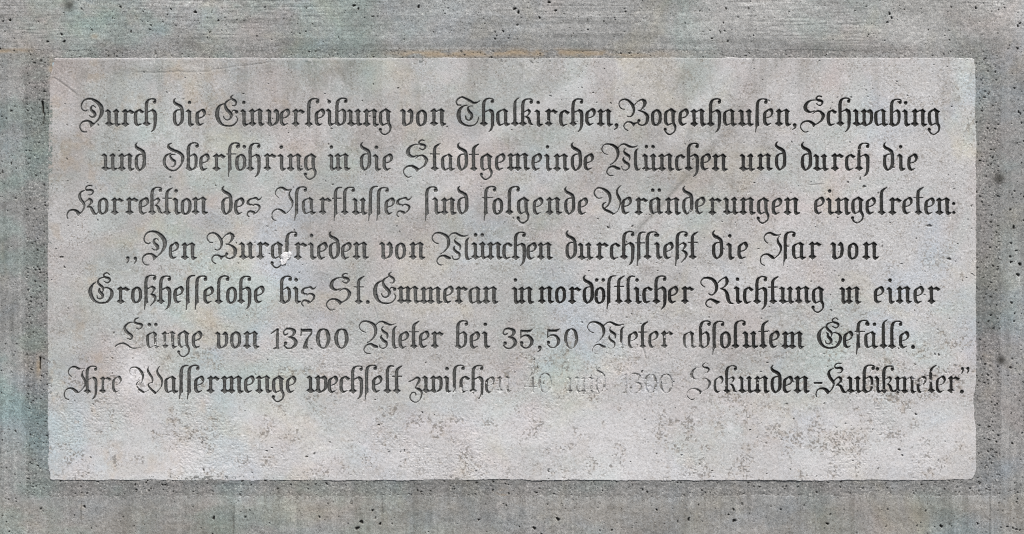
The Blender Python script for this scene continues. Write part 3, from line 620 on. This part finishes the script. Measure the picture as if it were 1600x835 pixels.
# dark specks and brown rough spots gathered in clusters, thickest low on the stone
f1 = fbm(tx, ty, 2.4, 2.4, 221, 2); f2 = fbm(tx, ty, 4.2, 5, 222, 3); cl = fbm(tx, ty, 22, 20, 223, 5)
low = .30 + .55*sstep(430, 640, Y) + .20*sstep(1100, 1450, X) + 0*X
clu = sstep(.53, .72, cl)*low
speck = sstep(.66, .76, f1 + .09*clu + .03*low)*np.clip(.22 + .8*clu + .15*low, 0, 1)*.50
rust = np.clip(sstep(.50, .68, f2)*clu*.40 + .3*sstep(.60, .72, f1)*clu + .10*low*sstep(.5, .7, f2), 0, .5)
th = (th - .28*rust - .35*speck).astype(np.float32)
td = np.clip(np.maximum(td*.72, speck), 0, .85)
edge_drop = sstep(-1.6, .6, edge)
hh_t = th - 16.0*edge_drop
keep = edge < 1.4
keep = keep[:-1, :-1] & keep[1:, :-1] & keep[:-1, 1:] & keep[1:, 1:]
stone = grid_object('stone_tablet', tx, ty, hh_t.astype(np.float32), keep, STONE, [('dirt', td), ('grime', np.clip(grime, 0, 1)), ('green', green), ('ochre', ochre), ('rust', rust), ('lime', lime)])
stone['label'] = 'pale weathered stone tablet carved with seven lines of dark German blackletter, set in the concrete'
stone['category'] = 'tablet'

# paint left in the grooves, one piece for each carved word
lift = np.clip((-field-.06)*.9, -1.6, .24) - np.clip((wn1-(.78-.34*wear))*9.0, 0, 1.2)
fade = .56 - .42*sstep(650, 1250, X + 160*(fbm(tx, ty, 120, 90, 201, 3)-.5)) + .45*(fbm(tx, ty, 40, 40, 202, 4)-.5) + .35*sstep(.9, 2.0, s_in)*(1-sstep(500, 900, X))
fade = fade + .25*blob(tx, ty, 1150, 300, 120, 40) - .35*blob(tx, ty, 960, 470, 180, 30) - .45*blob(tx, ty, 880, 465, 50, 22) - .2*sstep(560, 620, Y) - .22*blob(tx, ty, 560, 190, 620, 34) - .3*blob(tx, ty, 320, 460, 190, 30)+.2*blob(tx, ty, 480, 545, 80, 30)
fade = np.clip(fade + 0*Y, 0, 1).astype(np.float32)
gone = np.clip(.95*sstep(.50, 1.0, wear)*(.5+fbm(tx, ty, 10, 10, 203, 3)), 0, 1).astype(np.float32)
paint_h = (hh_t + lift).astype(np.float32)
ORD = {'Ihre': 'first word of the lowest line'}
for li, w, gl, ex in LAY:
    x0 = min(gx+glyph_extent(g)[0] for g, gx, gy in gl)-2; x1 = max(gx+glyph_extent(g)[1] for g, gx, gy in gl)+2
    y0, y1 = gl[0][2]-54, gl[0][2]+18
    own = np.full((int((y1-y0)/ST)+2, int((x1-x0)/ST)+2), 3.0, np.float32)
    i0, j0 = max(0, int((x0-tx[0])/ST)), max(0, int((y0-ty[0])/ST))
    i1, j1 = min(nx, i0+own.shape[1]), min(ny, j0+own.shape[0])
    own = own[:j1-j0, :i1-i0]
    for g, gx, gy in gl: letter_field(g, gx, gy, tx[i0], ty[j0], ST, own.shape[1], own.shape[0], own)
    # cells close to this word's own letters, where paint stands above the stone somewhere
    lf = lift[j0:j1, i0:i1]; a = (own < 1.3) & (field[j0:j1, i0:i1] < .9)
    k = a[:-1, :-1] | a[1:, :-1] | a[:-1, 1:] | a[1:, 1:]
    up = np.maximum.reduce([lf[:-1, :-1], lf[1:, :-1], lf[:-1, 1:], lf[1:, 1:]]) > 0
    k &= up
    if not k.any(): continue
    word_cells.append(k.sum())
    o = grid_object('carved_word', tx[i0:i1], ty[j0:j1], paint_h[j0:j1, i0:i1], k, INK, [('fade', fade[j0:j1, i0:i1]), ('gone', gone[j0:j1, i0:i1])], parent=stone)
    txt = plain(w)
    if len(txt) > 1: o['label'] = 'dark blackletter word reading ' + txt
    else: o.name = 'carved_mark'; o['label'] = 'dark carved quotation mark' if txt in '„”' else 'short dark carved hyphen'

# white repair mortar smeared into the letter f of the fourth line
px, py = np.arange(432, 462, .6), np.arange(388, 424, .6)
X, Y = px[None, :], py[:, None]
dd = np.minimum(np.hypot((X-446)/6.5, (Y-402)/6.8), np.hypot((X-443)/4.2, (Y-409)/5.5)); dd = np.minimum(dd, np.hypot((X-452)/3.2, (Y-397)/3.0))
dd = dd + (fbm(px, py, 5, 5, 211, 3)-.5)*.9
ph_ = 3.2 + 1.6*(1-dd) + (fbm(px, py, 3, 3, 212, 3)-.5)*1.2
kk = dd < 1.25; kk = kk[:-1, :-1] & kk[1:, :-1] & kk[:-1, 1:] & kk[1:, 1:]
pi0, pj0 = np.clip(((px-tx[0])/ST).astype(int), 0, nx-1), np.clip(((py-ty[0])/ST).astype(int), 0, ny-1)
ground = hh_t[np.ix_(pj0, pi0)]
ph_ = np.where(dd < 1, np.maximum(ground+.25, ph_*.35+ground*.65+.5), ground+.5*(1-dd)*3).astype(np.float32)
patch = grid_object('mortar_patch', px, py, ph_, kk, lime_m, parent=stone)
patch['label'] = 'small white smear of lime mortar over a broken letter'
